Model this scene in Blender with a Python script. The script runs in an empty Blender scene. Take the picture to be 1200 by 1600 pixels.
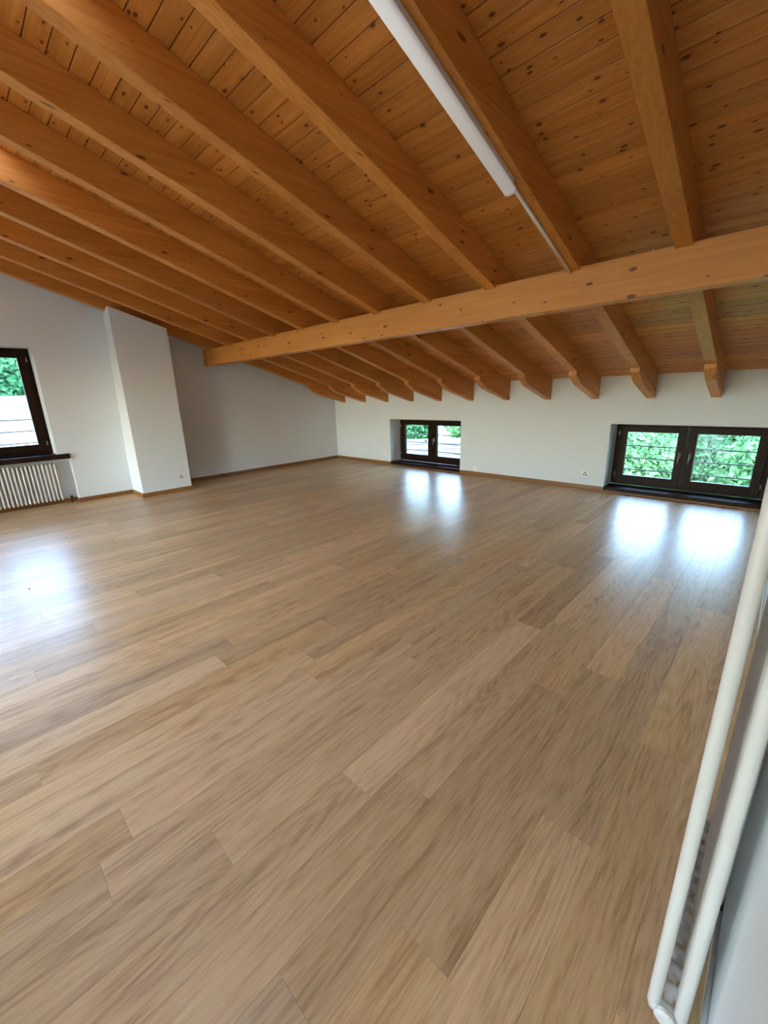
import bpy, bmesh, math, random
import numpy as np
from mathutils import Vector, Matrix

random.seed(7)
rng = np.random.default_rng(11)
SC = bpy.context.scene
COL = SC.collection

# ------------------------------------------------------------------ camera
F_PX = 639.1
cam_d = bpy.data.cameras.new('camera')
cam_d.sensor_fit = 'HORIZONTAL'
cam_d.sensor_width = 36.0
cam_d.lens = F_PX / 1200.0 * 36.0
cam_d.clip_start = 0.02
cam_d.clip_end = 800
cam = bpy.data.objects.new('camera', cam_d)
COL.objects.link(cam)
yaw, pitch, roll = math.radians(44.184), math.radians(15.965), math.radians(-1.698)
fwd = Vector((-math.sin(yaw), math.cos(yaw), 0)); rgt = Vector((math.cos(yaw), math.sin(yaw), 0)); up = Vector((0, 0, 1))
f2 = fwd * math.cos(pitch) - up * math.sin(pitch)
u2 = up * math.cos(pitch) + fwd * math.sin(pitch)
r3 = rgt * math.cos(roll) + u2 * math.sin(roll)
u3 = u2 * math.cos(roll) - rgt * math.sin(roll)
m = Matrix((( r3.x, u3.x, -f2.x, 0.0), (r3.y, u3.y, -f2.y, 0.0), (r3.z, u3.z, -f2.z, 1.4), (0, 0, 0, 1)))
cam.matrix_world = m
SC.camera = cam

# ------------------------------------------------------------------ sky, sun, exposure
world = bpy.data.worlds.new('world'); SC.world = world
world.use_nodes = True
wt = world.node_tree
wt.nodes.clear()
wo = wt.nodes.new('ShaderNodeOutputWorld'); wb = wt.nodes.new('ShaderNodeBackground'); sk = wt.nodes.new('ShaderNodeTexSky')
sk.sky_type = 'NISHITA'; sk.sun_disc = False; sk.sun_elevation = math.radians(48); sk.sun_rotation = math.radians(160)
sk.air_density = 1.0; sk.dust_density = 1.0; sk.ozone_density = 1.6
wb.inputs['Strength'].default_value = 3.2
wt.links.new(sk.outputs[0], wb.inputs['Color']); wt.links.new(wb.outputs[0], wo.inputs['Surface'])
sun_d = bpy.data.lights.new('sun', 'SUN'); sun_d.energy = 11.0; sun_d.angle = math.radians(0.6); sun_d.color = (1.0, 0.95, 0.86)
sun = bpy.data.objects.new('sun', sun_d); COL.objects.link(sun)
sun.rotation_euler = Vector((-0.30, 0.66, -0.95)).to_track_quat('-Z', 'Y').to_euler()   # shines towards the far trees
SC.view_settings.view_transform = 'Standard'
SC.view_settings.look = 'None'
SC.view_settings.gamma = 1.0
SC.view_settings.use_curve_mapping = False
SC.view_settings.exposure = 0.95
SC.cycles.diffuse_bounces = 7
SC.cycles.max_bounces = 14
SC.cycles.transparent_max_bounces = 16
SC.cycles.caustics_reflective = False
SC.cycles.caustics_refractive = False
SC.cycles.sample_clamp_indirect = 12.0

# ------------------------------------------------------------------ dimensions (metres; camera above the origin)
XL, XF, XR = -7.36, -7.50, 0.102  # left gable wall: window part, part beyond the chimney breast; right wall
YW, YB = 6.21, -4.5              # low wall with the two windows, wall behind the camera
S = 0.3048                       # roof slope
ZU, ZB = 1.329, 1.552            # rafter underside / board underside at the low wall
YRIDGE = -0.6
P, X1, WR = 0.6556, -7.128, 0.098
def zu(y): return ZU + S * (YW - y)
def zb(y): return ZB + S * (YW - y) if y >= YRIDGE else ZB + S * (YW - YRIDGE) - S * (YRIDGE - y)
WT = 0.45                        # wall thickness
ROOF_T = 0.20

# ------------------------------------------------------------------ helpers
class MB:
    def __init__(s): s.v = []; s.f = []
    def add(s, vs, fs):
        b = len(s.v); s.v += [tuple(v) for v in vs]; s.f += [tuple(i + b for i in f) for f in fs]; return s
    def box(s, x0, y0, z0, x1, y1, z1):
        return s.add([(x0,y0,z0),(x1,y0,z0),(x1,y1,z0),(x0,y1,z0),(x0,y0,z1),(x1,y0,z1),(x1,y1,z1),(x0,y1,z1)],
                     [(0,3,2,1),(4,5,6,7),(0,1,5,4),(1,2,6,5),(2,3,7,6),(3,0,4,7)])
    def prism_x(s, prof, x0, x1):            # profile of (y, z), extruded along x
        n = len(prof)
        a = sum(prof[i][0]*prof[(i+1)%n][1]-prof[(i+1)%n][0]*prof[i][1] for i in range(n))
        if a < 0: prof = prof[::-1]
        vs = [(x0,y,z) for y,z in prof] + [(x1,y,z) for y,z in prof]
        fs = [tuple(range(n))[::-1], tuple(range(n, 2*n))] + [(i,(i+1)%n,(i+1)%n+n,i+n) for i in range(n)]
        return s.add(vs, fs)
    def tube(s, pts, r, n=12, cap=True, flat=1.0):
        pts = [Vector(p) for p in pts]; rings = []
        rs = r if isinstance(r, (list, tuple)) else [r]*len(pts)
        b = len(s.v)
        for i, p in enumerate(pts):
            d = (pts[min(i+1, len(pts)-1)] - pts[max(i-1, 0)]).normalized()
            a = d.orthogonal().normalized() if abs(d.z) < 0.9 else Vector((1,0,0))
            a = (a - d*a.dot(d)).normalized(); c = d.cross(a)
            for k in range(n):
                t = 2*math.pi*k/n
                s.v.append(tuple(p + a*math.cos(t)*rs[i] + c*math.sin(t)*rs[i]*flat))
        for i in range(len(pts)-1):
            for k in range(n):
                s.f.append((b+i*n+k, b+i*n+(k+1)%n, b+(i+1)*n+(k+1)%n, b+(i+1)*n+k))
        if cap:
            s.f.append(tuple(b+k for k in range(n))[::-1]); e = b+(len(pts)-1)*n
            s.f.append(tuple(e+k for k in range(n)))
        return s
    def mesh(s, name, smooth=False):
        me = bpy.data.meshes.new(name); me.from_pydata(s.v, [], s.f); me.update()
        if smooth: me.polygons.foreach_set('use_smooth', [True]*len(me.polygons))
        return me
    def build(s, name, mat, parent=None, loc=(0,0,0), smooth=False, bevel=0):
        o = obj(name, s.mesh(name, smooth), mat, parent, loc)
        if bevel:
            b = o.modifiers.new('bevel', 'BEVEL'); b.width = bevel; b.segments = 2; b.limit_method = 'ANGLE'
        return o

def obj(name, me, mat=None, parent=None, loc=(0,0,0)):
    o = bpy.data.objects.new(name, me); COL.objects.link(o); o.location = loc
    if mat is not None and me is not None and len(me.materials) == 0: me.materials.append(mat)
    if parent is not None: o.parent = parent
    return o
def empty(name, loc=(0,0,0), rz=0.0):
    o = bpy.data.objects.new(name, None); COL.objects.link(o); o.location = loc; o.rotation_euler = (0,0,rz)
    o.empty_display_size = 0.1
    return o
def tag(o, label=None, cat=None, group=None, kind=None):
    if label: o['label'] = label
    if cat: o['category'] = cat
    if group: o['group'] = group
    if kind: o['kind'] = kind
    return o
def struct(o, label=None): return tag(o, label, None, None, 'structure')

# ------------------------------------------------------------------ materials
def nmat(name):
    mt = bpy.data.materials.new(name); mt.use_nodes = True
    nt = mt.node_tree; b = nt.nodes['Principled BSDF']
    return mt, nt, b
def N(nt, t, **kw):
    n = nt.nodes.new(t)
    for k, v in kw.items(): setattr(n, k, v)
    return n
def plain(name, col, rough=0.5, metal=0.0, spec=0.5, bump=0.0, bscale=200, var=0.0):
    mt, nt, b = nmat(name)
    b.inputs['Base Color'].default_value = (*col, 1); b.inputs['Roughness'].default_value = rough
    b.inputs['Metallic'].default_value = metal; b.inputs['Specular IOR Level'].default_value = spec
    if bump or var:
        tc = N(nt, 'ShaderNodeNewGeometry'); no = N(nt, 'ShaderNodeTexNoise'); no.inputs['Scale'].default_value = bscale; no.inputs['Detail'].default_value = 4
        nt.links.new(tc.outputs['Position'], no.inputs['Vector'])
        if bump:
            bp = N(nt, 'ShaderNodeBump'); bp.inputs['Strength'].default_value = bump; bp.inputs['Distance'].default_value = 0.002
            nt.links.new(no.outputs['Fac'], bp.inputs['Height']); nt.links.new(bp.outputs[0], b.inputs['Normal'])
        if var:
            rp = N(nt, 'ShaderNodeValToRGB')
            rp.color_ramp.elements[0].position = 0.3; rp.color_ramp.elements[1].position = 0.7
            rp.color_ramp.elements[0].color = tuple(c*(1-var) for c in col)+(1,); rp.color_ramp.elements[1].color = tuple(min(1, c*(1+var)) for c in col)+(1,)
            nt.links.new(no.outputs['Fac'], rp.inputs[0]); nt.links.new(rp.outputs[0], b.inputs['Base Color'])
    return mt
def math_(nt, op, a, b=None, c=None):
    n = N(nt, 'ShaderNodeMath', operation=op)
    for i, x in enumerate((a, b, c)):
        if x is None: continue
        if isinstance(x, (int, float)): n.inputs[i].default_value = x
        else: nt.links.new(x, n.inputs[i])
    return n.outputs[0]
def mixc(nt, f, a, b, blend='MIX'):
    n = N(nt, 'ShaderNodeMix', data_type='RGBA', blend_type=blend)
    if isinstance(f, (int, float)): n.inputs[0].default_value = f
    else: nt.links.new(f, n.inputs[0])
    for i, x in ((6, a), (7, b)):
        if isinstance(x, tuple): n.inputs[i].default_value = (*x, 1)
        else: nt.links.new(x, n.inputs[i])
    return n.outputs[2]

def pine(name, axis, light, dark, knot, knots=1.0, rough=0.45, along=4.0, across=8.0):
    """oiled pine: grain along the given local axis, dark round knots"""
    mt, nt, b = nmat(name)
    tc = N(nt, 'ShaderNodeTexCoord'); oi = N(nt, 'ShaderNodeObjectInfo')
    off = N(nt, 'ShaderNodeVectorMath', operation='SCALE'); off.inputs[0].default_value = (31.7, 17.3, 53.1)
    nt.links.new(oi.outputs['Random'], off.inputs['Scale'])
    ad = N(nt, 'ShaderNodeVectorMath', operation='ADD'); nt.links.new(tc.outputs['Object'], ad.inputs[0]); nt.links.new(off.outputs[0], ad.inputs[1])
    def scaled(sa, sc_):
        v = N(nt, 'ShaderNodeVectorMath', operation='MULTIPLY')
        sc = [sc_]*3; sc[axis] = sa
        v.inputs[1].default_value = sc; nt.links.new(ad.outputs[0], v.inputs[0]); return v.outputs[0]
    vo = N(nt, 'ShaderNodeTexVoronoi', voronoi_dimensions='2D'); vo.inputs['Scale'].default_value = 1.0; vo.inputs['Randomness'].default_value = 0.95
    sx = N(nt, 'ShaderNodeSeparateXYZ'); nt.links.new(scaled(along, across), sx.inputs[0]); cx = N(nt, 'ShaderNodeCombineXYZ')
    o1, o2 = [i for i in range(3) if i != axis]
    nt.links.new(sx.outputs[axis], cx.inputs[0]); nt.links.new(math_(nt, 'ADD', sx.outputs[o1], sx.outputs[o2]), cx.inputs[1]); nt.links.new(cx.outputs[0], vo.inputs['Vector'])
    sp = N(nt, 'ShaderNodeSeparateColor'); nt.links.new(vo.outputs['Color'], sp.inputs[0])
    rad = math_(nt, 'MULTIPLY', math_(nt, 'POWER', sp.outputs[0], 1.6), 0.17*knots)
    mr = N(nt, 'ShaderNodeMapRange', interpolation_type='SMOOTHSTEP')
    nt.links.new(vo.outputs['Distance'], mr.inputs[0]); nt.links.new(math_(nt, 'MULTIPLY', rad, 0.45), mr.inputs[1]); nt.links.new(rad, mr.inputs[2])
    mr.inputs[3].default_value = 1.0; mr.inputs[4].default_value = 0.0
    halo = N(nt, 'ShaderNodeMapRange', interpolation_type='SMOOTHSTEP')
    nt.links.new(vo.outputs['Distance'], halo.inputs[0]); nt.links.new(math_(nt, 'MULTIPLY', rad, 3.2), halo.inputs[2]); halo.inputs[3].default_value = 1.0; halo.inputs[4].default_value = 0.0
    # grain
    nz = N(nt, 'ShaderNodeTexNoise'); nz.inputs['Scale'].default_value = 1.0; nz.inputs['Detail'].default_value = 5; nz.inputs['Distortion'].default_value = 0.6
    v2 = scaled(1.6, 55.0)
    va = N(nt, 'ShaderNodeVectorMath', operation='ADD'); nt.links.new(v2, va.inputs[0])
    hv = N(nt, 'ShaderNodeCombineXYZ'); h2 = math_(nt, 'MULTIPLY', halo.outputs[0], 1.5)
    for i in range(3): nt.links.new(h2, hv.inputs[i])
    nt.links.new(hv.outputs[0], va.inputs[1]); nt.links.new(va.outputs[0], nz.inputs['Vector'])
    n2 = N(nt, 'ShaderNodeTexNoise'); n2.inputs['Scale'].default_value = 1.0; n2.inputs['Detail'].default_value = 3; nt.links.new(scaled(0.9, 7.0), n2.inputs['Vector'])
    g = math_(nt, 'ADD', math_(nt, 'MULTIPLY', nz.outputs['Fac'], 0.55), math_(nt, 'MULTIPLY', n2.outputs['Fac'], 0.45))
    gr = N(nt, 'ShaderNodeMapRange'); nt.links.new(g, gr.inputs[0]); gr.inputs[1].default_value = 0.34; gr.inputs[2].default_value = 0.66
    col = mixc(nt, gr.outputs[0], dark, light)
    # board to board tone
    tone = N(nt, 'ShaderNodeMapRange'); nt.links.new(oi.outputs['Random'], tone.inputs[0]); tone.inputs[3].default_value = 0.84; tone.inputs[4].default_value = 1.10
    hs = N(nt, 'ShaderNodeHueSaturation'); nt.links.new(tone.outputs[0], hs.inputs['Value']); nt.links.new(col, hs.inputs['Color'])
    col = mixc(nt, math_(nt, 'MULTIPLY', halo.outputs[0], 0.38), hs.outputs[0], dark)
    col = mixc(nt, math_(nt, 'MULTIPLY', mr.outputs[0], 0.92), col, knot)
    nt.links.new(col, b.inputs['Base Color'])
    b.inputs['Roughness'].default_value = rough; b.inputs['Specular IOR Level'].default_value = 0.4
    bp = N(nt, 'ShaderNodeBump'); bp.inputs['Strength'].default_value = 0.12; bp.inputs['Distance'].default_value = 0.002
    nt.links.new(nz.outputs['Fac'], bp.inputs['Height']); nt.links.new(bp.outputs[0], b.inputs['Normal'])
    return mt

def laminate(name, island=False):
    mt, nt, b = nmat(name)
    ge = N(nt, 'ShaderNodeNewGeometry'); oi = N(nt, 'ShaderNodeObjectInfo')
    rnd = ge.outputs['Random Per Island'] if island else oi.outputs['Random']
    off = N(nt, 'ShaderNodeVectorMath', operation='SCALE'); off.inputs[0].default_value = (43.7, 91.3, 23.1); nt.links.new(rnd, off.inputs['Scale'])
    ad = N(nt, 'ShaderNodeVectorMath', operation='ADD'); nt.links.new(ge.outputs['Position'], ad.inputs[0]); nt.links.new(off.outputs[0], ad.inputs[1])
    def sc(x, y):
        v = N(nt, 'ShaderNodeVectorMath', operation='MULTIPLY'); v.inputs[1].default_value = (x, y, 1); nt.links.new(ad.outputs[0], v.inputs[0]); return v.outputs[0]
    fine = N(nt, 'ShaderNodeTexNoise'); fine.inputs['Scale'].default_value = 1; fine.inputs['Detail'].default_value = 6; fine.inputs['Roughness'].default_value = 0.65; nt.links.new(sc(120, 8.0), fine.inputs['Vector'])
    broad = N(nt, 'ShaderNodeTexNoise'); broad.inputs['Scale'].default_value = 1; broad.inputs['Detail'].default_value = 3; nt.links.new(sc(16, 0.9), broad.inputs['Vector'])
    # cathedral figure: contour lines of a smooth noise stretched along the plank
    cn = N(nt, 'ShaderNodeTexNoise'); cn.inputs['Scale'].default_value = 1; cn.inputs['Detail'].default_value = 1.5; cn.inputs['Roughness'].default_value = 0.35; nt.links.new(sc(6.5, 0.85), cn.inputs['Vector'])
    fig = math_(nt, 'MULTIPLY_ADD', math_(nt, 'SINE', math_(nt, 'MULTIPLY', cn.outputs['Fac'], 105.0)), 0.5, 0.5)
    g = math_(nt, 'ADD', math_(nt, 'MULTIPLY', fine.outputs['Fac'], 0.52), math_(nt, 'MULTIPLY', broad.outputs['Fac'], 0.40))
    g = math_(nt, 'ADD', g, math_(nt, 'MULTIPLY', fig, 0.065))
    rp = N(nt, 'ShaderNodeValToRGB'); nt.links.new(g, rp.inputs[0])
    e = rp.color_ramp.elements
    e[0].position = 0.32; e[0].color = (0.360, 0.215, 0.097, 1); e[1].position = 0.69; e[1].color = (0.74, 0.510, 0.265, 1)
    k = e.new(0.49); k.color = (0.600, 0.392, 0.192, 1)
    h = math_(nt, 'FRACT', math_(nt, 'MULTIPLY', rnd, 7.31))
    hs = N(nt, 'ShaderNodeHueSaturation'); nt.links.new(rp.outputs[0], hs.inputs['Color'])
    mv = N(nt, 'ShaderNodeMapRange'); nt.links.new(rnd, mv.inputs[0]); mv.inputs[3].default_value = 0.80; mv.inputs[4].default_value = 1.10; nt.links.new(mv.outputs[0], hs.inputs['Value'])
    ms = N(nt, 'ShaderNodeMapRange'); nt.links.new(h, ms.inputs[0]); ms.inputs[3].default_value = 0.92; ms.inputs[4].default_value = 1.04; nt.links.new(ms.outputs[0], hs.inputs['Saturation'])
    nt.links.new(hs.outputs[0], b.inputs['Base Color'])
    rr = N(nt, 'ShaderNodeMapRange'); nt.links.new(fine.outputs['Fac'], rr.inputs[0]); rr.inputs[3].default_value = 0.25; rr.inputs[4].default_value = 0.40; nt.links.new(rr.outputs[0], b.inputs['Roughness'])
    b.inputs['Specular IOR Level'].default_value = 0.33
    bp = N(nt, 'ShaderNodeBump'); bp.inputs['Strength'].default_value = 0.16; bp.inputs['Distance'].default_value = 0.001
    nt.links.new(fine.outputs['Fac'], bp.inputs['Height']); nt.links.new(bp.outputs[0], b.inputs['Normal'])
    return mt

def glass_mat(name):
    mt = bpy.data.materials.new(name); mt.use_nodes = True; nt = mt.node_tree; nt.nodes.clear()
    o = N(nt, 'ShaderNodeOutputMaterial'); tr = N(nt, 'ShaderNodeBsdfTransparent'); gl = N(nt, 'ShaderNodeBsdfGlossy'); mx = N(nt, 'ShaderNodeMixShader'); fr = N(nt, 'ShaderNodeFresnel')
    tr.inputs[0].default_value = (0.965, 1.0, 0.98, 1); gl.inputs['Roughness'].default_value = 0.02; fr.inputs[0].default_value = 1.45
    nt.links.new(fr.outputs[0], mx.inputs[0]); nt.links.new(tr.outputs[0], mx.inputs[1]); nt.links.new(gl.outputs[0], mx.inputs[2]); nt.links.new(mx.outputs[0], o.inputs[0])
    return mt
def opal_mat(name, t):
    mt = bpy.data.materials.new(name); mt.use_nodes = True; nt = mt.node_tree; nt.nodes.clear()
    o = N(nt, 'ShaderNodeOutputMaterial'); tl = N(nt, 'ShaderNodeBsdfTranslucent'); tl.inputs[0].default_value = (t, t*1.01, t*1.02, 1)
    nt.links.new(tl.outputs[0], o.inputs[0]); return mt
def leaf_mat(name, a, c):
    mt = bpy.data.materials.new(name); mt.use_nodes = True; nt = mt.node_tree; nt.nodes.clear()
    o = N(nt, 'ShaderNodeOutputMaterial'); d = N(nt, 'ShaderNodeBsdfDiffuse'); t = N(nt, 'ShaderNodeBsdfTranslucent'); mx = N(nt, 'ShaderNodeMixShader'); mx.inputs[0].default_value = 0.35
    ge = N(nt, 'ShaderNodeNewGeometry'); col = mixc(nt, ge.outputs['Random Per Island'], a, c)
    nt.links.new(col, d.inputs[0]); nt.links.new(col, t.inputs[0]); nt.links.new(d.outputs[0], mx.inputs[1]); nt.links.new(t.outputs[0], mx.inputs[2]); nt.links.new(mx.outputs[0], o.inputs[0])
    return mt

M = {}
M['wall'] = plain('white_plaster', (0.705, 0.750, 0.775), 0.85, bump=0.25, bscale=260)
M['outwall'] = plain('facade_render', (0.36, 0.355, 0.34), 0.9, bump=0.4, bscale=60)
M['board'] = pine('pine_boards', 0, (0.70, 0.310, 0.075), (0.47, 0.165, 0.028), (0.085, 0.024, 0.008), 1.0, 0.42, 6.5, 13.0)
M['rafter'] = pine('pine_rafter', 1, (0.71, 0.315, 0.075), (0.52, 0.190, 0.033), (0.13, 0.04, 0.012), 0.62, 0.42, 2.2, 7.0)
M['purlin'] = pine('pine_purlin', 0, (0.78, 0.350, 0.078), (0.64, 0.250, 0.044), (0.16, 0.055, 0.016), 0.9, 0.42, 4.0, 9.0)
M['deck'] = plain('roof_deck', (0.20, 0.09, 0.03), 0.8)
M['base'] = pine('oak_baseboard', 0, (0.30, 0.135, 0.042), (0.22, 0.09, 0.026), (0.15, 0.06, 0.02), 0.3, 0.4)
M['floor'] = laminate('oak_laminate')
M['floor_i'] = laminate('oak_laminate_joined', True)
M['subfloor'] = plain('subfloor', (0.12, 0.08, 0.05), 0.8)
M['darkwood'] = plain('dark_stained_wood', (0.020, 0.009, 0.005), 0.45, spec=0.12, var=0.35, bscale=25)
M['glass'] = glass_mat('window_glass')
M['opal'] = opal_mat('opal_glazing', 0.19); M['opal_clear'] = opal_mat('opal_glazing_light', 0.92)
M['steel'] = plain('satin_steel', (0.55, 0.54, 0.52), 0.32, 1.0)
M['railing'] = plain('railing_paint', (0.05, 0.055, 0.055), 0.5, 0.4)
M['radiator'] = plain('radiator_enamel', (0.70, 0.69, 0.645), 0.30, bump=0.05, bscale=120)
M['plastic'] = plain('white_plastic', (0.82, 0.82, 0.80), 0.35)
M['lampshell'] = plain('lamp_housing', (0.66, 0.67, 0.66), 0.4)
M['diffuser'] = plain('lamp_diffuser', (0.88, 0.90, 0.91), 0.35)
_b = M['diffuser'].node_tree.nodes['Principled BSDF']; _b.inputs['Emission Color'].default_value = (0.94, 0.97, 1, 1); _b.inputs['Emission Strength'].default_value = 0.10
M['greybase'] = plain('grey_baseboard', (0.55, 0.56, 0.54), 0.5)
M['black'] = plain('black_rubber', (0.015, 0.015, 0.014), 0.6)
M['socket'] = plain('socket_hole', (0.10, 0.10, 0.095), 0.6)
M['leaf_a'] = leaf_mat('leaves_light', (0.030, 0.105, 0.042), (0.095, 0.205, 0.09))
M['leaf_b'] = leaf_mat('leaves_dark', (0.016, 0.075, 0.036), (0.055, 0.155, 0.07))
M['bark'] = plain('bark', (0.12, 0.085, 0.06), 0.9, bump=0.6, bscale=20, var=0.3)
M['slab'] = plain('stone_slabs', (0.042, 0.048, 0.056), 0.85, bump=0.6, bscale=14, var=0.3)
M['grass'] = plain('grass', (0.12, 0.22, 0.05), 0.95, var=0.4, bscale=1.5)
M['forest'] = plain('forest_slope', (0.07, 0.17, 0.05), 0.95, var=0.55, bscale=0.35)
M['concrete'] = plain('pale_concrete', (0.28, 0.275, 0.26), 0.9, var=0.12, bscale=3)
M['greyroof'] = plain('grey_roof_edge', (0.07, 0.08, 0.09), 0.7, var=0.2, bscale=4)

# ------------------------------------------------------------------ floor: one laminate plank after another
fl = MB().box(XF-0.2, YB, -0.12, XR, YW, -0.0115).build('floor', M['subfloor'])
struct(fl, 'oak laminate floor of long planks running towards the two low windows')
PW, PL = 0.16, 1.46
def plank_mesh(w, l):
    g, c = 0.0002, 0.0008
    x0, x1, y0, y1 = g, w-g, g, l-g
    b = MB(); v = [(x0,y0,-0.011),(x1,y0,-0.011),(x1,y1,-0.011),(x0,y1,-0.011),(x0,y0,-0.0005),(x1,y0,-0.0005),(x1,y1,-0.0005),(x0,y1,-0.0005),
                   (x0+c,y0+c,0),(x1-c,y0+c,0),(x1-c,y1-c,0),(x0+c,y1-c,0)]
    b.add(v, [(0,1,5,4),(1,2,6,5),(2,3,7,6),(3,0,4,7),(4,5,9,8),(5,6,10,9),(6,7,11,10),(7,4,8,11),(8,9,10,11)])
    return b
fixed = {0: 0.277, 2: 0.762, 3: 1.776, 4: 0.028, 7: 1.118, 8: -0.053, 9: 0.765, 10: 0.882}
YF0 = -0.9                                         # planks one by one from just behind the camera to the low wall
planks = []; rest = MB(); cache = {}
for k in range(-4, 45):
    xb = -0.53 - PW*(k+1); xa = max(xb, XF); xe = min(xb+PW, XR)
    if xe - xa < 0.01: continue
    y = fixed.get(k, (k*0.617) % 1.0 * PL)
    while y > YB: y -= PL
    while y < YW:
        y0, y1 = max(y, YB), min(y+PL, YW)
        if y1 - y0 > 0.01: planks.append((xa, y0, round(xe-xa, 4), round(y1-y0, 4)))
        y += PL
def size_seen(p):
    c = Vector((p[0]+p[2]/2, p[1]+p[3]/2, -1.4)); d = c.dot(f2 )
    return p[2]*p[3]/max(c.length, 0.3)**3 if d > -0.2 else 0
planks.sort(key=size_seen, reverse=True)
for i, (x, y, w, l) in enumerate(planks):
    if i < 300:
        if (w, l) not in cache: cache[(w, l)] = plank_mesh(w, l).mesh('plank')
        obj('plank', cache[(w, l)], M['floor'], fl, (x, y, 0))
    else:
        b = plank_mesh(w, l); rest.add([(vx+x, vy+y, vz) for vx, vy, vz in b.v], b.f)
if rest.v: tag(rest.build('plank_rest', M['floor_i'], fl), kind='stuff')

# ------------------------------------------------------------------ roof: deck, boards, roof windows
SKY = [(-2.532, -1.990, -0.05, 0.65), (-4.499, -3.957, -0.05, 0.65)]       # roof windows between rafters, above the frame
RSKY_ADDED = [(c-0.55, c+0.55, -3.5, -2.0) for c in (-6.6, -5.1, -3.6, -2.1, -0.6)]   # unseen roof windows, added in the rear slope to brighten the room
def rects(x0, x1, y0, y1, holes):
    xs = sorted({x0, x1, *[h[0] for h in holes], *[h[1] for h in holes]}); ys = sorted({y0, y1, *[h[2] for h in holes], *[h[3] for h in holes]})
    for j in range(len(ys)-1):
        run = None
        for i in range(len(xs)-1):
            inside = any(h[0]-1e-6 <= xs[i] and xs[i+1] <= h[1]+1e-6 and h[2]-1e-6 <= ys[j] and ys[j+1] <= h[3]+1e-6 for h in holes)
            if inside:
                if run: yield (*run, ys[j], ys[j+1]); run = None
            else: run = (run[0] if run else xs[i], xs[i+1])
        if run: yield (*run, ys[j], ys[j+1])
dk = MB()
BT = 0.022
for x0, x1, y0, y1 in rects(XF-WT, XR+0.5, YRIDGE, YW+WT+0.5, SKY):
    dk.prism_x([(y0, zb(y0)+BT), (y1, zb(y1)+BT), (y1, zb(y1)+BT+ROOF_T), (y0, zb(y0)+BT+ROOF_T)], x0, x1)
for x0, x1, y0, y1 in rects(XF-WT, XR+0.5, YB-WT-0.5, YRIDGE, RSKY_ADDED):
    dk.prism_x([(y0, zb(y0)+BT), (y1, zb(y1)+BT), (y1, zb(y1)+BT+ROOF_T), (y0, zb(y0)+BT+ROOF_T)], x0, x1)
ce = struct(dk.build('ceiling', M['deck']), 'sloping ceiling of knotty orange pine boards')
back = MB()
for x0, x1, y0, y1 in rects(XF, XR, YB, YRIDGE, RSKY_ADDED):
    back.prism_x([(y0, zb(y0)), (y1, zb(y1)), (y1, zb(y1)+BT), (y0, zb(y0)+BT)], x0, x1)
back = back.build('rear_boarding', M['board'], ce)
ang = math.atan(S); BW = 0.095 / math.cos(ang)
def board_mesh(L):
    g, c, t = 0.0020, 0.0025, BT-0.002      # local y runs down the slope; underside at z = 0
    prof = [(g, t), (g, c), (g+c, 0), (BW-g-c, 0), (BW-g, c), (BW-g, t)]
    return MB().prism_x(prof, 0, L).mesh('ceiling_board')
bc = {}
k = 0
y = YW - 0.005
while y - 0.095 > YRIDGE - 0.09:
    ya, yb_ = y - 0.095, y
    segs = [(XF, XR)]
    for h in SKY:
        if yb_ > h[2] + 0.002 and ya < h[3] - 0.002:
            segs = [q for s in segs for q in ((s[0], min(s[1], h[0])), (max(s[0], h[1]), s[1])) if q[1]-q[0] > 0.05]
    for s0, s1 in segs:
        L = round(s1-s0, 4)
        if L not in bc: bc[L] = board_mesh(L)
        o = obj('ceiling_board', bc[L], M['board'], ce, (s0, ya, ZB + S*(YW-ya)))
        o.rotation_euler = (-ang, 0, 0)
    y -= 0.095
SKYLAB = ['opal roof window high between two rafters nearer the lamp', 'opal roof window high between two rafters nearer the gable wall'] + [
    'large opal roof window behind the camera, %s from the gable wall' % q for q in ('first', 'second', 'third', 'fourth', 'fifth')]
for i, (x0, x1, y0, y1) in enumerate(SKY+RSKY_ADDED):
    w = empty('window_%d' % (4+i)); struct(w, SKYLAB[i])
    f = MB()
    for a, b_, c_, d_ in ((x0-0.0, x0+0.04, y0, y1), (x1-0.04, x1, y0, y1), (x0+0.04, x1-0.04, y0, y0+0.05), (x0+0.04, x1-0.04, y1-0.05, y1)):
        f.prism_x([(c_, zb(c_)+0.10), (d_, zb(d_)+0.10), (d_, zb(d_)+0.24), (c_, zb(c_)+0.24)], a, b_)
    f.build('frame', M['darkwood'], w)
    MB().add([(x0+0.04, y0+0.05, zb(y0+0.05)+0.17), (x1-0.04, y0+0.05, zb(y0+0.05)+0.17), (x1-0.04, y1-0.05, zb(y1-0.05)+0.17), (x0+0.04, y1-0.05, zb(y1-0.05)+0.17)], [(0, 1, 2, 3)]).build('pane', M['opal_clear' if i < 2 else 'opal'], w)

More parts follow.
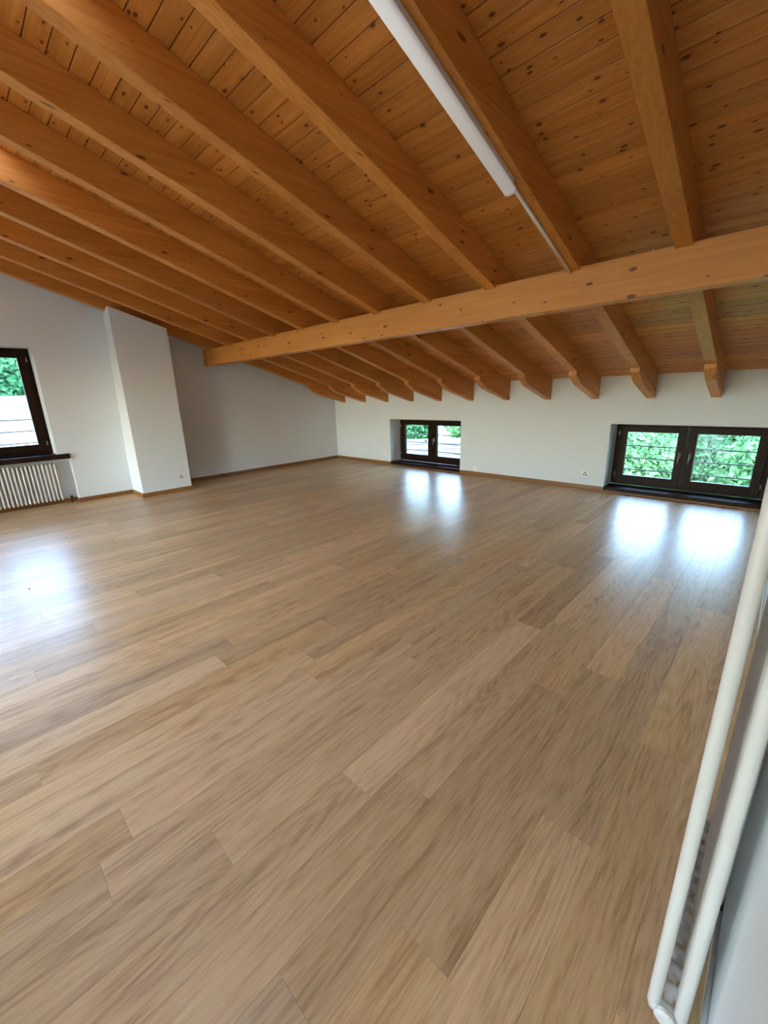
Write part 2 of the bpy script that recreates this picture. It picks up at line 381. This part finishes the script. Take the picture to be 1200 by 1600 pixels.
# ------------------------------------------------------------------ walls
W1 = (-5.795, -4.093, 0.925); W2 = (-1.696, -0.030, 0.935)          # low windows: left, right, reveal top
W3 = (-0.90, 0.973, 0.722, 2.143)                                    # gable window: y0, y1, sill, reveal top
NICHE = (-1.05, 1.111, 0.650, 0.16)
def gable(mb, x0, x1, y0, y1, z0=None, ztop=None):
    """wall piece between y0 and y1 from z0 up to the roof (or ztop)"""
    z0 = -0.12 if z0 is None else z0
    if ztop is None:
        pts = [(y0, z0), (y1, z0), (y1, zb(y1)+0.03)]
        if y0 < YRIDGE < y1: pts.append((YRIDGE, zb(YRIDGE)+0.03))
        pts.append((y0, zb(y0)+0.03))
    else: pts = [(y0, z0), (y1, z0), (y1, ztop), (y0, ztop)]
    mb.prism_x(pts, x0, x1)
lw = MB(); xo = XL - WT
gable(lw, xo, XL, YB-WT, NICHE[0]); gable(lw, xo, XL, NICHE[1], 1.95); gable(lw, XF-WT, XF, 1.95, YW)
gable(lw, xo, XL, NICHE[0], NICHE[1], W3[3])
gable(lw, xo, XL, NICHE[0], W3[0], W3[2], W3[3]); gable(lw, xo, XL, W3[1], NICHE[1], W3[2], W3[3])
gable(lw, xo, XL-NICHE[3], NICHE[0], NICHE[1], None, NICHE[2]); gable(lw, xo, XL-NICHE[3]-0.15, NICHE[0], NICHE[1], NICHE[2], W3[2])
struct(lw.build('wall_left', M['wall']), 'white plastered gable wall with tall window and radiator niche')
ww = MB()
zt = zb(YW) + 0.03
def wbox(x0, x1, z0, z1): ww.box(x0, YW, z0, x1, YW+WT, z1)
wbox(XF-WT, W1[0], -0.12, zt); wbox(W1[0], W1[1], W1[2], zt); wbox(W1[1], W2[0], -0.12, zt); wbox(W2[0], W2[1], W2[2], zt); wbox(W2[1], XR+0.5, -0.12, zt)
wbox(W1[0], W1[1], -0.12, 0.0); wbox(W2[0], W2[1], -0.12, 0.0)
struct(ww.build('wall_front', M['wall']), 'low white knee wall holding the two small windows')
rw = MB(); gable(rw, XR, XR+0.5, YB-WT, YW)
struct(rw.build('wall_right', M['wall']), 'white wall close on the right behind the tall radiator')
# wall behind the camera with two glazed doors onto a terrace
BD = [(-6.4, -4.6), (-3.0, -1.2)]; BDZ = 2.05
bw = MB(); zt2 = zb(YB) + 0.03
xs = [XF, BD[0][0], BD[0][1], BD[1][0], BD[1][1], XR]
for i in range(5):
    z0 = BDZ if i in (1, 3) else -0.12
    bw.box(xs[i], YB-WT, z0, xs[i+1], YB, zt2)
    if i in (1, 3): bw.box(xs[i], YB-WT, -0.12, xs[i+1], YB, 0.0)
struct(bw.build('wall_back', M['wall']), 'white wall behind the camera with glazed terrace doors')
# chimney breast
CX, CY0, CY1 = -6.862, 1.822, 2.549
cb = MB(); yt = 1.905                      # the left cheek leans back a little towards the top
cb.add([(XF, CY0, 0), (CX, CY0, 0), (CX, CY1, 0), (XF, CY1, 0), (XF, yt, zu(yt)-0.002), (CX, CY0, zu(CY0)-0.002), (CX, CY1, zu(CY1)-0.002), (XF, CY1, zu(CY1)-0.002)],
       [(0, 3, 2, 1), (4, 5, 6, 7), (0, 1, 5, 4), (1, 2, 6, 5), (2, 3, 7, 6), (3, 0, 4, 7)])
struct(cb.build('wall_chimney_breast', M['wall'], bevel=0.004), 'white chimney breast standing out from the gable wall')

# baseboards
BH, BTK = 0.062, 0.014
def base(name, segs, label):
    b = MB()
    for x0, y0, x1, y1 in segs: b.box(x0, y0, 0, x1, y1, BH)
    return struct(b.build(name, M['base'], bevel=0.003), label)
base('baseboard_left', [(XL, NICHE[1], XL+BTK, CY0), (XF, CY1, XF+BTK, YW-BTK)], 'brown oak baseboard along the gable wall')
base('baseboard_chimney', [(XL+BTK, CY0-BTK, CX+BTK, CY0), (CX, CY0, CX+BTK, CY1), (XF+BTK, CY1, CX+BTK, CY1+BTK)], 'brown oak baseboard around the chimney breast')
base('baseboard_front', [(XF, YW-BTK, W1[0], YW), (W1[1], YW-BTK, W2[0], YW), (W2[1], YW-BTK, XR-0.009, YW)], 'brown oak baseboard along the low window wall')
b_ = MB().box(XR-0.009, YB, 0, XR, YW-BTK, 0.065).build('baseboard_right', M['greybase'], bevel=0.003); struct(b_, 'pale grey baseboard along the right wall')
base('baseboard_niche', [(XL-NICHE[3], NICHE[0], XL-NICHE[3]+BTK, NICHE[1]), (XL-NICHE[3]+BTK, NICHE[1]-BTK, XL+BTK, NICHE[1])], 'brown oak baseboard inside the radiator niche')

# ------------------------------------------------------------------ windows
def ring(x0, x1, z0, z1, l, r, b, t, y0, y1):
    mb = MB(); mb.box(x0, y0, z0, x0+l, y1, z1); mb.box(x1-r, y0, z0, x1, y1, z1); mb.box(x0+l, y0, z0, x1-r, y1, z0+b); mb.box(x0+l, y0, z1-t, x1-r, y1, z1)
    return mb
def window(name, label, origin, rz, width, z0, z1, bars, handle_z, bar_y, left_handle=True, frame=(0.052, 0.045, 0.05), sill=None):
    """local x along the wall, y outwards, origin at the middle of the reveal opening on the face of the frame"""
    w = empty(name, origin, rz); struct(w, label)
    hw = width/2; fs, ft, fb = frame
    ring(-hw, hw, z0, z1, fs, fs, fb, ft, 0.012, 0.075).build('frame', M['darkwood'], w, bevel=0.004)
    st, rb, rt, mid = 0.098, 0.095, 0.083, 0.100
    for s in (-1, 1):
        if s < 0: a, b_, l, r = -hw+fs-0.006, -0.003, st, mid
        else: a, b_, l, r = 0.003, hw-fs+0.006, mid, st
        sa = ring(a, b_, z0+fb-0.004, z1-ft+0.004, l, r, rb, rt, -0.008, 0.055).build('sash', M['darkwood'], w, bevel=0.006)
        MB().box(a+l-0.006, 0.022, z0+fb+rb-0.01, b_-r+0.006, 0.028, z1-ft-rt+0.01).build('pane', M['glass'], sa)
        if s > 0 or left_handle:
            hx = -0.055 if s < 0 else 0.055
            hd = MB(); hd.box(hx-0.014, -0.016, handle_z-0.035, hx+0.014, -0.008, handle_z+0.035)
            hd.tube([(hx, -0.012, handle_z+0.01), (hx, -0.045, handle_z+0.01)], 0.008, 10)
            hd.tube([(hx, -0.047, handle_z+0.022), (hx, -0.052, handle_z-0.03), (hx, -0.050, handle_z-0.10)], [0.009, 0.0095, 0.008], 10)
            hd.build('handle', M['steel'], sa, smooth=True)
        ex = a if s < 0 else b_
        for hz in (z0+fb+0.10, z1-ft-0.10):
            MB().tube([(ex, -0.012, hz-0.03), (ex, -0.012, hz+0.03)], 0.0065, 10).build('hinge', M['steel'], sa, smooth=True)
    for bz in bars:
        MB().tube([(-hw-0.04, bar_y, bz), (hw+0.04, bar_y, bz)], 0.009, 8).build('bar', M['railing'], w, smooth=True)
    if sill:
        sill(w)
    return w
DEP = 0.30
def low_sill(width):
    def f(w):
        MB().box(-width/2, -DEP-0.012, 0.016, width/2, 0.012, 0.067).build('sill', M['darkwood'], w, bevel=0.006)
        MB().box(-width/2, -DEP-0.006, 0.0, width/2, -DEP+0.02, 0.016).build('skirting_strip', M['base'], w)
    return f
w1w, w2w = W1[1]-W1[0], W2[1]-W2[0]
window('window_1', 'small low dark wood window with a stone roof seen behind it', ((W1[0]+W1[1])/2, YW+DEP, 0), 0, w1w, 0.067, W1[2], (0.60, 0.43, 0.262), 0.53, WT+0.05-DEP, False, sill=low_sill(w1w))
window('window_2', 'low dark wood double window full of green leaves at the right', ((W2[0]+W2[1])/2, YW+DEP, 0), 0, w2w, 0.067, W2[2], (0.60, 0.43, 0.262), 0.53, WT+0.05-DEP, True, sill=low_sill(w2w))
w3 = window('window_3', 'tall dark wood window above a radiator at the left edge', (XL-0.27, (W3[0]+W3[1])/2, 0), math.pi/2, W3[1]-W3[0], W3[2], W3[3], (1.205, 1.045, 0.877), 1.45, WT+0.05-0.27, True)
MB().box(-1.05-0.0365, -0.30, 0.652, 1.111-0.0365, -0.001, 0.722).build('sill', M['darkwood'], w3, bevel=0.008)
# terrace doors behind the camera
for i, (a, b_) in enumerate(BD):
    d = empty('door_%d' % (i+1), ((a+b_)/2, YB-0.2, 0), math.pi); struct(d, ['glazed terrace door behind the camera, nearer the gable wall', 'glazed terrace door behind the camera, nearer the right wall'][i])
    hw = (b_-a)/2
    ring(-hw, hw, 0, BDZ, 0.05, 0.05, 0.04, 0.05, 0, 0.06).build('frame', M['darkwood'], d)
    for s in (-1, 1):
        x0, x1 = (-hw+0.05, 0) if s < 0 else (0, hw-0.05)
        sa = ring(x0, x1, 0.04, BDZ-0.05, 0.09, 0.09, 0.12, 0.09, -0.01, 0.05).build('leaf', M['darkwood'], d)
        MB().box(x0+0.085, 0.02, 0.155, x1-0.085, 0.026, BDZ-0.135).build('pane', M['glass'], sa)

# ------------------------------------------------------------------ purlin and rafters
pu = MB().prism_x([(3.323, 1.973), (3.458, 1.973), (3.458, 2.231), (3.323, 2.231)], XF, XR).build('purlin', M['purlin'], bevel=0.004)
tag(pu, 'long horizontal pine purlin crossing under the rafters', 'beam')
ordn = ['first', 'second', 'third', 'fourth', 'fifth', 'sixth', 'seventh', 'eighth', 'ninth', 'tenth', 'eleventh', 'twelfth']
prof = [(YRIDGE, zu(YRIDGE)), (3.322, zu(3.322)), (3.322, 2.2315), (3.459, 2.2315), (3.459, zu(3.459)), (YW, zu(YW)), (YW, zb(YW)-0.001), (YRIDGE, zb(YRIDGE)-0.001)]
tail = [(5.30, zu(5.30)), (5.30, 1.560), (5.50, 1.452), (YW, 1.262), (YW, zu(YW))]
rm = MB().prism_x(prof, -WR, 0).mesh('beam'); tm = MB().prism_x(tail, -WR+0.001, -0.001).mesh('tail_block')
lab = {0: 'dark pine rafter nearest the white gable wall', 9: 'pine rafter carrying the long white lamp', 10: 'pine rafter just right of the lamp rafter', 11: 'pine rafter tight against the right wall',
       8: 'pine rafter just left of the lamp rafter'}
for i in range(12):
    x = X1 + P*i
    r = empty('rafter', (x, 0, 0))
    l = lab.get(i, '%s sloping pine rafter counted from the white gable wall' % ordn[i])
    tag(r, l, 'rafter', 'sloping roof rafters')
    for nm, me in (('beam', rm), ('tail_block', tm)):
        o = obj(nm, me, M['rafter'], r)
        b = o.modifiers.new('bevel', 'BEVEL'); b.width = 0.004; b.segments = 2; b.limit_method = 'ANGLE'

# ------------------------------------------------------------------ lamp under the tenth rafter, conduit, screw
LX = -1.297; LY0, LY1 = 1.10, 2.385
lamp = empty('ceiling_lamp', (LX, LY0, zu(LY0))); tag(lamp, 'long white tube lamp fixed under a sloping rafter', 'lamp')
lamp.rotation_euler = (-ang, 0, 0)
LL = (LY1-LY0)/math.cos(ang)
MB().box(-0.030, 0, -0.034, 0.030, LL, -0.0005).build('housing', M['lampshell'], lamp, bevel=0.003)
pr = []
for k in range(13):
    t = math.pi*k/12
    pr.append((0.033*math.cos(t)*(1 if True else 1), -0.034 - 0.026*math.sin(t)**0.42))
n = len(pr); df = MB()
df.add([(x, 0.004, z) for x, z in pr] + [(x, LL+0.02, z) for x, z in pr], [(i, i+1, i+1+n, i+n) for i in range(n-1)] + [(n-1, 0, n, 2*n-1)] + [tuple(range(n))[::-1], tuple(range(n, 2*n))])
dfo = df.build('diffuser', M['diffuser'], lamp); dfo.data.polygons.foreach_set('use_smooth', [i < n-1 for i in range(len(dfo.data.polygons))])
ec = MB(); pe = [(x*1.04, (z+0.034)*1.05-0.034) for x, z in pr]
ec.add([(x, LL+0.018, z) for x, z in pe] + [(x, LL+0.030, z) for x, z in pe], [(i, i+1, i+1+n, i+n) for i in range(n-1)] + [(n-1, 0, n, 2*n-1)] + [tuple(range(n))[::-1], tuple(range(n, 2*n))])
ec.build('end_cap', M['plastic'], lamp)
co = MB().tube([(-1.293, LY1+0.01, zu(LY1+0.01)-0.0105), (-1.290, 3.318, zu(3.318)-0.0105)], 0.0100, 10).build('cable_conduit', M['plastic'], smooth=True)
tag(co, 'thin white cable conduit running from the lamp to the purlin', 'conduit')
sc_ = MB().tube([(-0.79, 3.34, 2.229), (-0.79, 3.34, 2.235)], 0.004, 8).tube([(-0.79, 3.34, 2.235), (-0.79, 3.34, 2.240)], 0.007, 8).build('screw', M['plastic'], smooth=True)
tag(sc_, 'tiny white screw head on top of the purlin', 'screw')

# ------------------------------------------------------------------ column radiators
def radiator(name, label, origin, rz, n, pitch, depth, r, z0, z1, hr=0.009):
    """local x along the wall, y from front (0) to back (depth)"""
    t = empty(name, origin, rz); tag(t, label, 'radiator')
    sec = MB(); hh = 0.028
    for yy in (r, depth-r):
        sec.tube([(0, yy, z0+0.012), (0, yy, z0+0.03), (0, yy, z1-0.03), (0, yy, z1-0.012)], [r*0.7, r, r, r*0.7], 14)
    for zc in (z0+0.030, z1-0.030):       # rounded head joining the two columns
        sec.tube([(0, 0.004, zc), (0, r, zc), (0, depth-r, zc), (0, depth-0.004, zc)], [r*0.8, r*1.18, r*1.18, r*0.8], 14, flat=1.0)
    me = sec.mesh('section', True)
    for k in range(n): obj('section', me, M['radiator'], t, (k*pitch, 0, 0))
    for zc in (z0+0.030, z1-0.030):
        MB().tube([(0, depth/2, zc), ((n-1)*pitch, depth/2, zc)], hr, 12).build('header', M['radiator'], t, smooth=True)
    for xx, s in ((0, -1), ((n-1)*pitch, 1)):
        for zc in (z0+0.030, z1-0.030):
            MB().tube([(xx+s*r*0.9, depth/2, zc), (xx+s*(r+0.007), depth/2, zc), (xx+s*(r+0.012), depth/2, zc)], [0.021, 0.021, 0.015], 18).build('plug', M['radiator'], t, smooth=False)
    return t
# tall one close to the camera, on the right wall (local x -> +y, local y -> +x needs a mirrored turn)
ra = radiator('radiator', 'tall white column radiator cut off at the right edge', (0.0700, 0.825, 0), math.pi/2, 13, 0.046, 0.074, 0.0125, 0.028, 1.27)
for k in (1, 4):
    pass
br = MB().box(-0.010+0.32, -0.028, 0.075, 0.010+0.32, -0.016, 1.20).build('wall_bracket', M['radiator'], ra)
MB().box(0.305, -0.031, 0.058, 0.335, -0.0005, 0.078).build('bracket_foot', M['black'], ra)
MB().box(0.305, -0.031, 1.10, 0.335, -0.0005, 1.12).build('bracket_foot', M['black'], ra)
# low one in the niche
rb = radiator('radiator', 'low white column radiator under the tall left window', (XL-0.02, -0.885, 0), math.pi/2, 41, 0.0450, 0.105, 0.0105, 0.055, 0.615)
MB().tube([(1.845, 0.05, 0.085), (1.90, 0.05, 0.085)], 0.011, 10).build('pipe', M['radiator'], rb, smooth=True)
MB().tube([(1.90, 0.05, 0.085), (1.925, 0.05, 0.085), (1.93, 0.05, 0.085)], [0.019, 0.019, 0.012], 12).build('valve', M['black'], rb, smooth=True)
MB().tube([(1.91, 0.05, 0.085), (1.91, 0.05, 0.0)], 0.008, 10).build('pipe', M['darkwood'], rb, smooth=True)

# ------------------------------------------------------------------ sockets
def socket(name, label, loc, rz, kind, cat):
    """local x along the wall, -y into the room"""
    s = empty(name, loc, rz); tag(s, label, cat)
    MB().box(-0.043, -0.009, -0.043, 0.043, -0.0004, 0.043).build('cover_plate', M['plastic'], s, bevel=0.003)
    if kind == 'triple':
        for a in range(3):
            t = math.radians(90+120*a); cx, cz = 0.021*math.cos(t), 0.021*math.sin(t)
            p = [(cx+0.0155*math.cos(math.radians(60*k+30)), cz+0.0115*math.sin(math.radians(60*k+30))) for k in range(6)]
            b = MB(); b.add([(x, -0.0098, z) for x, z in p] + [(x, -0.007, z) for x, z in p], [tuple(range(6))] + [tuple(range(6, 12))[::-1]] + [(i, i+6, (i+1) % 6+6, (i+1) % 6) for i in range(6)])
            b.build('outlet', M['socket'], s)
    elif kind == 'blank':
        MB().box(-0.030, -0.011, -0.030, 0.030, -0.009, 0.030).build('insert', M['plastic'], s, bevel=0.001)
        MB().box(-0.010, -0.0115, -0.008, 0.010, -0.0108, 0.008).build('jack', M['lampshell'], s)
    else:
        for dx in (-0.02, 0.02): MB().box(dx-0.017, -0.011, -0.030, dx+0.017, -0.009, 0.030).build('insert', M['plastic'], s, bevel=0.001)
    return s
socket('wall_socket', 'white triple socket low on the chimney breast', (CX, 2.405, 0.228), math.pi/2, 'triple', 'socket')
socket('wall_socket', 'white triple socket just left of the larger leafy window', (-1.955, YW, 0.219), 0, 'triple', 'socket')
socket('wall_socket', 'white blank wall plate just left of the small window', (-5.947, YW, 0.225), 0, 'blank', 'wall plate')
socket('wall_socket', 'white double wall plate just right of the small window', (-3.771, YW, 0.117), 0, 'double', 'wall plate')

# ------------------------------------------------------------------ outside
GZ = -3.2
gr = MB()
nx = 40; gx = np.linspace(-140, 90, nx); gy = np.linspace(-90, 150, nx)
def gz(x, y):
    d1 = max(0.0, -x-42)/60.0; d2 = max(0.0, y-34)/60.0
    return GZ + 8*(d1**1.2) + 10*(d2**1.2) + (0.5*math.sin(x*0.31+y*0.17) if (d1+d2) > 0 else 0)
gr.add([(x, y_, gz(x, y_)) for y_ in gy for x in gx], [(j*nx+i, j*nx+i+1, (j+1)*nx+i+1, (j+1)*nx+i) for j in range(nx-1) for i in range(nx-1)])
tag(gr.build('ground', M['forest'], smooth=True), 'green wooded slopes rising beyond the windows', None, None, 'structure')
yard = MB().box(-23, -14, GZ, -9, 20, GZ+0.05).build('yard', M['concrete']); struct(yard, 'pale paved yard below the tall left window')
terr = MB().box(-8.0, -12, -0.35, 2, YB-WT-0.001, -0.12).build('terrace', M['concrete']); struct(terr, 'pale terrace outside the doors behind the camera')
fac = MB().box(XF-WT, YB-WT, GZ, XR+0.5, YW+WT, -0.125).build('wall_lower_storey', M['outwall']); struct(fac, 'rendered lower storey of the house beneath the attic')

def crown_mesh(c, rad, n, leaf, lumps=9, seed=0):
    g = np.random.default_rng(seed)
    L = g.normal(size=(lumps, 3)); L /= np.linalg.norm(L, axis=1)[:, None]
    cen = np.array(c) + L*np.array(rad)*0.55*g.random((lumps, 1))**0.4
    idx = g.integers(0, lumps, n)
    d = g.normal(size=(n, 3)); d /= np.linalg.norm(d, axis=1)[:, None]
    rr = np.array(rad)*0.52*(0.75+0.4*g.random((n, 1)))
    p = cen[idx] + d*rr
    nrm = d + 0.7*g.normal(size=(n, 3)); nrm /= np.linalg.norm(nrm, axis=1)[:, None]
    t = np.cross(nrm, g.normal(size=(n, 3))); t /= np.linalg.norm(t, axis=1)[:, None]
    b = np.cross(nrm, t); s = leaf*(0.6+0.8*g.random((n, 1)))
    v = np.stack([p-t*s, p+b*s*0.55, p+t*s, p-b*s*0.55], 1).reshape(-1, 3)
    me = bpy.data.meshes.new('foliage')
    me.vertices.add(4*n); me.vertices.foreach_set('co', v.ravel().astype(np.float32))
    me.loops.add(4*n); me.loops.foreach_set('vertex_index', np.arange(4*n, dtype=np.int32))
    me.polygons.add(n); me.polygons.foreach_set('loop_start', np.arange(0, 4*n, 4, dtype=np.int32))
    me.update(calc_edges=True); me.validate()
    return me
def tree(label, x, y, rad, zc, mat, n, leaf, seed, group):
    base_z = gz(x, y)
    t = empty('tree', (x, y, base_z)); tag(t, label, 'tree', group)
    obj('foliage', crown_mesh((0, 0, zc-base_z), rad, n, leaf, 12, seed), mat, t)
    tb = MB(); h = zc-base_z
    tb.tube([(0, 0, -0.2), (0.08, 0.05, h*0.5), (0.0, 0.1, h)], [0.22, 0.16, 0.07], 10)
    for a in range(5):
        an = a*1.3+seed; tb.tube([(0.05, 0.05, h*(0.55+0.08*a)), (math.cos(an)*rad[0]*0.6, math.sin(an)*rad[1]*0.6, h+rad[2]*(0.1*a-0.1))], [0.08, 0.03], 8)
    tb.build('trunk', M['bark'], t, smooth=True)
g1, g2, g3 = 'trees outside the larger low window', 'trees behind the stone roof', 'trees beyond the white house'
for i, (x, y, r, zc, mt, lb) in enumerate([
    (1.0, 15.0, (2.4, 2.2, 2.2), -1.5, 'leaf_a', 'light green leafy tree filling the right pane of the larger low window'),
    (-3.9, 15.5, (2.3, 2.2, 2.2), -1.5, 'leaf_a', 'light green leafy tree filling the left pane of the larger low window'),
    (-1.4, 21.0, (3.4, 2.4, 2.4), -1.3, 'leaf_b', 'darker tree behind the light trees of the larger low window'),
    (6.2, 16.0, (2.4, 2.4, 2.4), -1.3, 'leaf_a', 'light green tree outside, farthest right along the window wall')]):
    tree(lb, x, y, r, zc, M[mt], 22000, 0.085, 20+i, g1)
for i, (x, y, r, zc, mt, lb) in enumerate([
    (-25.0, 29.5, (3.6, 3.6, 3.6), -0.8, 'leaf_b', 'dark green tree behind the stone roof, left of the small window view'),
    (-17.0, 29.5, (3.6, 3.6, 3.6), -0.8, 'leaf_a', 'light green tree behind the stone roof, right of the small window view'),
    (-9.2, 29.5, (3.6, 3.6, 3.6), -0.8, 'leaf_b', 'dark green tree right of the stone roof'),
    (-33.0, 29.5, (3.6, 3.6, 3.6), -0.6, 'leaf_a', 'light green tree far left of the stone roof')]):
    tree(lb, x, y, r, zc, M[mt], 12000, 0.17, 40+i, g2)
for i, (x, y, r, zc, mt, lb) in enumerate([
    (-40.0, -7.0, (4.5, 4.5, 3.4), 2.4, 'leaf_b', 'dark tree above the white house, middle of the tall window'),
    (-40.0, 3.3, (4.5, 4.5, 3.4), 2.4, 'leaf_b', 'dark tree above the white house, right in the tall window'),
    (-40.0, 13.5, (4.5, 4.5, 3.4), 2.4, 'leaf_a', 'lighter tree far right of the white house'),
    (-40.0, -17.2, (4.5, 4.5, 3.4), 2.4, 'leaf_a', 'lighter tree far left of the white house')]):
    tree(lb, x, y, r, zc, M[mt], 12000, 0.20, 60+i, g3)
# white house and hedge left
wh = empty('white_house', (-29, 1, GZ)); tag(wh, 'sunlit white house with grey flat roof beyond the yard', 'house')
MB().box(-5, -11, 0, 3, 11, 4.55).build('wall', M['outwall'], wh)
MB().box(-5.3, -11.3, 4.55, 3.3, 11.3, 5.05).build('roof', M['greyroof'], wh)
for yy in (-8, -4.5, -1.0, 2.5, 6, 9):
    f = MB().box(2.98, yy-0.55, 1.4, 3.05, yy+0.55, 2.8).build('window', M['greyroof'], wh)
    MB().box(3.05, yy-0.45, 1.5, 3.06, yy+0.45, 2.7).build('pane', M['lampshell'], f)
he = obj('hedge', crown_mesh((0, 0, 1.6), (0.9, 9.0, 1.9), 9000, 0.16, 60, 5), M['leaf_a'], None, (-15.5, 1.0, GZ)); tag(he, 'clipped green hedge along the yard below the tall window', 'hedge')
# stone slab house seen through the small window
sh = empty('stone_roof_house', (-14.0, 19.5, GZ), math.radians(38)); tag(sh, 'old house with a pale stone slab roof behind the small window', 'house')
hl, hwid, ev, rg = 9.0, 4.2, -0.1, 2.0
MB().prism_x([(-hwid+0.4, -1), (hwid-0.4, -1), (hwid-0.4, ev), (0, rg-0.15), (-hwid+0.4, ev)], -hl/2+0.2, hl/2-0.2).build('wall', M['outwall'], sh)
rl = math.hypot(hwid, rg-ev); ra_ = math.atan2(rg-ev, hwid)
sl = []
for q in range(6):
    g = np.random.default_rng(q); w, l = 0.62+0.2*g.random(), 0.62
    pts = [(-w/2, 0), (w/2, 0), (w/2+0.05*g.random(), l*0.5), (w/2-0.06*g.random(), l), (-w/2+0.07*g.random(), l+0.05*g.random()), (-w/2-0.05*g.random(), l*0.5)]
    b = MB(); b.add([(x, y_, 0) for x, y_ in pts] + [(x, y_, 0.06) for x, y_ in pts], [tuple(range(6))[::-1], tuple(range(6, 12))] + [(i, (i+1) % 6, (i+1) % 6+6, i+6) for i in range(6)])
    sl.append(b.mesh('stone_slab'))
for side in (-1, 1):
    rows = 9
    for r_ in range(rows):
        for c_ in range(13):
            o = obj('stone_slab', sl[random.randrange(6)], M['slab'], sh)
            dist = (r_+0.5)/rows*rl
            yy = side*(hwid - dist*math.cos(ra_)); zz = ev + dist*math.sin(ra_) + 0.04
            o.location = (-hl/2+0.35+c_*0.69+(0.3 if r_ % 2 else 0)+random.uniform(-.06, .06), yy, zz)
            base_m = Matrix.Rotation(0 if side < 0 else math.pi, 4, 'Z') @ Matrix.Rotation(ra_ - 0.07 + random.uniform(-.05, .05), 4, 'X') @ Matrix.Rotation(random.uniform(-.1, .1), 4, 'Z')
            o.rotation_euler = base_m.to_euler()
            dx = 0.62/2; o.location -= (base_m.to_3x3() @ Vector((0, dx, 0)))
po = MB().tube([(-5.573, 7.6, GZ), (-5.573, 7.6, 2.0)], 0.04, 12).build('downpipe', M['lampshell'], smooth=True); tag(po, 'pale grey downpipe outside the small window', 'pipe')

# a few crumbs on the floor
for (x, y), lb in (((-6.90, 1.42), 'tiny dark crumb on the floor near the chimney breast'), ((-5.45, 0.62), 'tiny dark crumb on the floor in front of the low radiator'), ((-4.10, 0.16), 'tiny dark crumb in the bright window reflection on the floor')):
    b = MB().tube([(-0.006, 0.001, 0.005), (0.0, 0.0, 0.0055), (0.007, 0.002, 0.005)], [0.003, 0.0052, 0.0025], 8)
    tag(b.build('crumb', M['black'], None, (x, y, 0.0), smooth=True), lb, 'crumb', 'crumbs on the floor')
